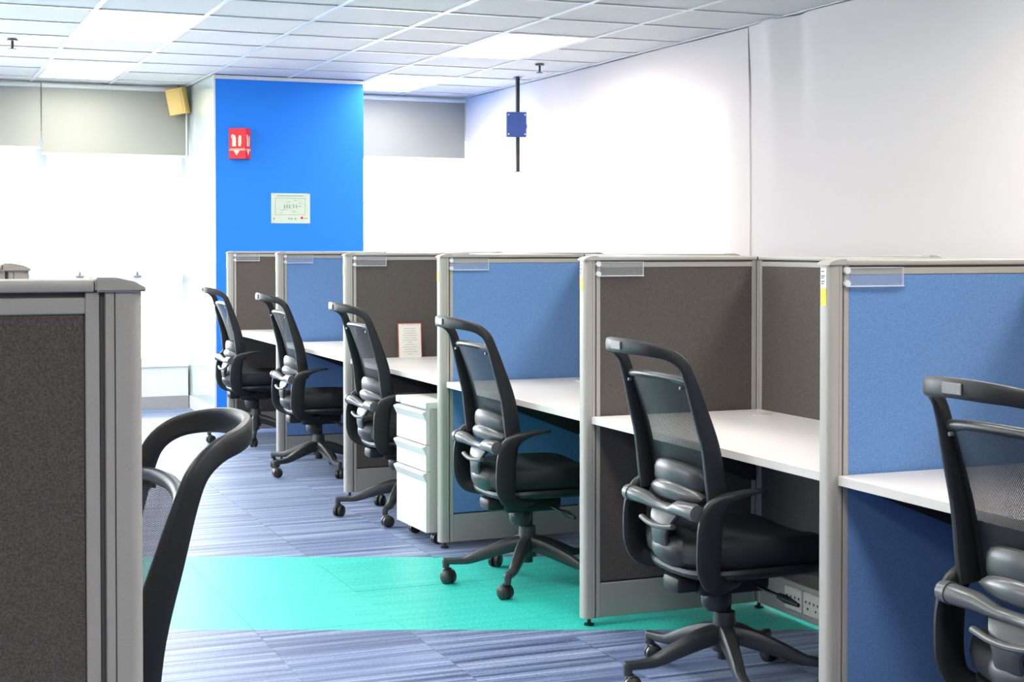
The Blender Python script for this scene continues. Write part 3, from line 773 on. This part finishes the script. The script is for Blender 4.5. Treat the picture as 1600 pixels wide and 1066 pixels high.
    # arms
    for s in (-1, 1):
        ap = [(-.015, s*.250, .632), (-.06, s*.248, .629), (-.105, s*.243, .620), (-.145, s*.238, .604), (-.172, s*.236, .575), (-.184, s*.236, .530), (-.188, s*.236, .470), (-.186, s*.232, .410), (-.165, s*.222, .368), (-.11, s*.190, .350), (-.04, s*.14, .348)]
        ar = [(.022, .005), (.024, .008), (.022, .013), (.017, .024), (.013, .036), (.011, .040), (.010, .040), (.010, .038), (.012, .030), (.014, .022), (.016, .014)]
        Qa = catmull([p+r_ for p, r_ in zip(ap, ar)], 4)
        obj('armrest', MB().sweep([q[:3] for q in Qa], [(q[3], q[4]) for q in Qa], thin=[(0, 1, 0)]*len(Qa), n=14, sq=3), M['plast'], t)
    # seat
    def seat(z0, z1, ex, bulge, m, name):
        mb = MB(); n = 40; rings = []
        outline = []
        for i in range(n):
            a = 2*math.pi*i/n; c, s_ = math.cos(a), math.sin(a)
            outline.append((math.copysign(abs(c)**.55, c)*(.245+ex), math.copysign(abs(s_)**.55, s_)*(.245+ex)))
        def rg(k, z, lip): return [mb.bm.verts.new((.045+x*k, y*k, z - lip*max(0, (x*k-.15))**2*6 + .35*lip*(y*k)**2)) for x, y in outline]
        hh = z1-z0
        lev = [(.90, z0), (.98, z0+hh*.2), (1, z0+hh*.5), (.985, z0+hh*.8), (.94, z1-.004), (.80, z1+bulge*.5), (.5, z1+bulge*.3), (.2, z1)]
        rings = [rg(k, z, 1) for k, z in lev]
        for a, b in zip(rings[:-1], rings[1:]):
            for i in range(n): mb.bm.faces.new((a[i], a[(i+1) % n], b[(i+1) % n], b[i]))
        mb.bm.faces.new(rings[0][::-1]); mb.bm.faces.new(rings[-1]); return obj(name, mb, m, t)
    seat(.385, .468, 0, .010, M['seatf'], 'seat')
    seat(.350, .388, -.012, 0, M['plast'], 'seat_shell')
    # mechanism
    obj('mechanism', MB().box(-.12, .12, -.075, .075, .290, .362, .02, 3).box(-.19, -.08, -.05, .05, .300, .350, .015, 2), M['plast'], t)
    obj('tension_knob', MB().lathe([(.0, .232), (.030, .232), (.044, .250), (.046, .275), (.036, .298), (.0, .300)], (-.03, 0, 0), 20), M['plastg'], t)
    lv = obj('height_lever', MB().cyl((.06, -.05, .318), (.07, -.24, .305), .005, n=10), M['chrome'], t)
    obj('lever_grip', MB().sweep([(.068, -.20, .308), (.070, -.235, .305), (.072, -.30, .300)], [(.009, .009), (.013, .011), (.006, .005)], n=12), M['plast'], lv)
    obj('gas_lift', MB().cyl((0, 0, .08), (0, 0, .29), .022, n=18), M['plast'], t)
    obj('base_hub', MB().lathe([(.0, .105), (.036, .105), (.042, .14), (.036, .175), (.033, .225), (.0, .227)], n=24), M['plastg'], t)
    for k in range(5):
        a = R(base_deg + 72*k) - rz; c, s_ = math.cos(a), math.sin(a)
        def pt(r, z): return (r*c, r*s_, z)
        sw = [pt(.02, .158), pt(.08, .146), pt(.16, .120), pt(.225, .096), pt(.26, .089), pt(.325, .088)]
        rd = [(.030, .027), (.030, .025), (.025, .021), (.019, .018), (.015, .017), (.013, .016)]
        Ql = catmull([p+r_ for p, r_ in zip(sw, rd)], 3)
        lg = obj('leg', MB().sweep([q[:3] for q in Ql], [(q[3], q[4]) for q in Ql], thin=[(0, 0, 1)]*len(Ql), n=12, sq=3), M['plastg'], t)
        obj('leg_tip', MB().lathe([(.0, .058), (.013, .060), (.016, .090), (.012, .100), (.0, .101)], (.325*c, .325*s_, 0), 14), M['plastg'], lg)
        # twin wheel caster
        wa = a + R(random.choice((40, 70, 110, 150, -60)))
        ax = Vector((math.cos(wa), math.sin(wa), 0)); cc = Vector((.325*c, .325*s_, .0285)) + Vector((-ax.y, ax.x, 0))*.014
        mb = MB()
        for sg in (-1, 1):
            mb.sweep([cc+ax*sg*.004, cc+ax*sg*.006, cc+ax*sg*.020, cc+ax*sg*.026], [(.025, .025), (.0285, .0285), (.0275, .0275), (.018, .018)], n=20)
        obj('caster', mb, M['rubber'], t)
        mb = MB(); q0 = Vector((.325*c, .325*s_, .058))
        mb.sweep([q0, (q0+cc)/2+Vector((0, 0, .014)), cc+Vector((0, 0, .004))], [(.012, .012), (.022, .012), (.018, .006)], thin=[ax]*3, n=10)
        obj('caster_hood', mb, M['plast'], t)
    return t
CH = [('black mesh office chair at the right edge, cut off by the photo', (2.40, 2.57, 0), 0, 30),
      ('black mesh office chair at the centre right desk with round grommet', (2.375, 4.08, 0), 0, 107),
      ('black mesh office chair standing on the teal carpet, centre of the photo', (2.375, 5.63, 0), 0, 162),
      ('black mesh office chair partly hidden by the white drawer pedestal', (2.39, 7.25, 0), 0, 164),
      ('black mesh office chair fourth from the right, in front of the small blue divider', (2.39, 8.85, 0), 0, 132),
      ('black mesh office chair farthest away, beside the blue pillar', (2.37, 10.42, 0), 0, 183),
      ('black mesh office chair at left, behind the foreground grey panel', (.185, 2.50, 0), math.pi, 20)]
for a in CH: chair(*a)
# ================================================================= LEFT ROW (foreground)
XE = .266
lp = dup(protos['brown'], (XE, 1.745, 0), math.pi, 'large brown panel with grey frame in the left foreground'); lp['group'] = 'divider panels of the left row'
lp2 = dup(protos['blue'], (XE+.008, 3.245, 0), math.pi, 'panel whose grey cap peeks out above the left foreground panel'); lp2['group'] = 'divider panels of the left row'
dup(sp0, (XE-.735, 1.772, 0), math.pi/2, 'brown spine panel behind the left foreground panel')['group'] = 'spine panels of the left row'
dup(jp, (XE-.735, 1.745, 0), 0, 'grey junction post at the hidden end of the left foreground panel')
dup(jp, (XE-.735, 3.245, 0), 0, 'grey junction post at the hidden end of the second left panel')
dup(d0, (XE-.028, 3.245, 0), math.pi, 'white desk hidden behind the left foreground panel')
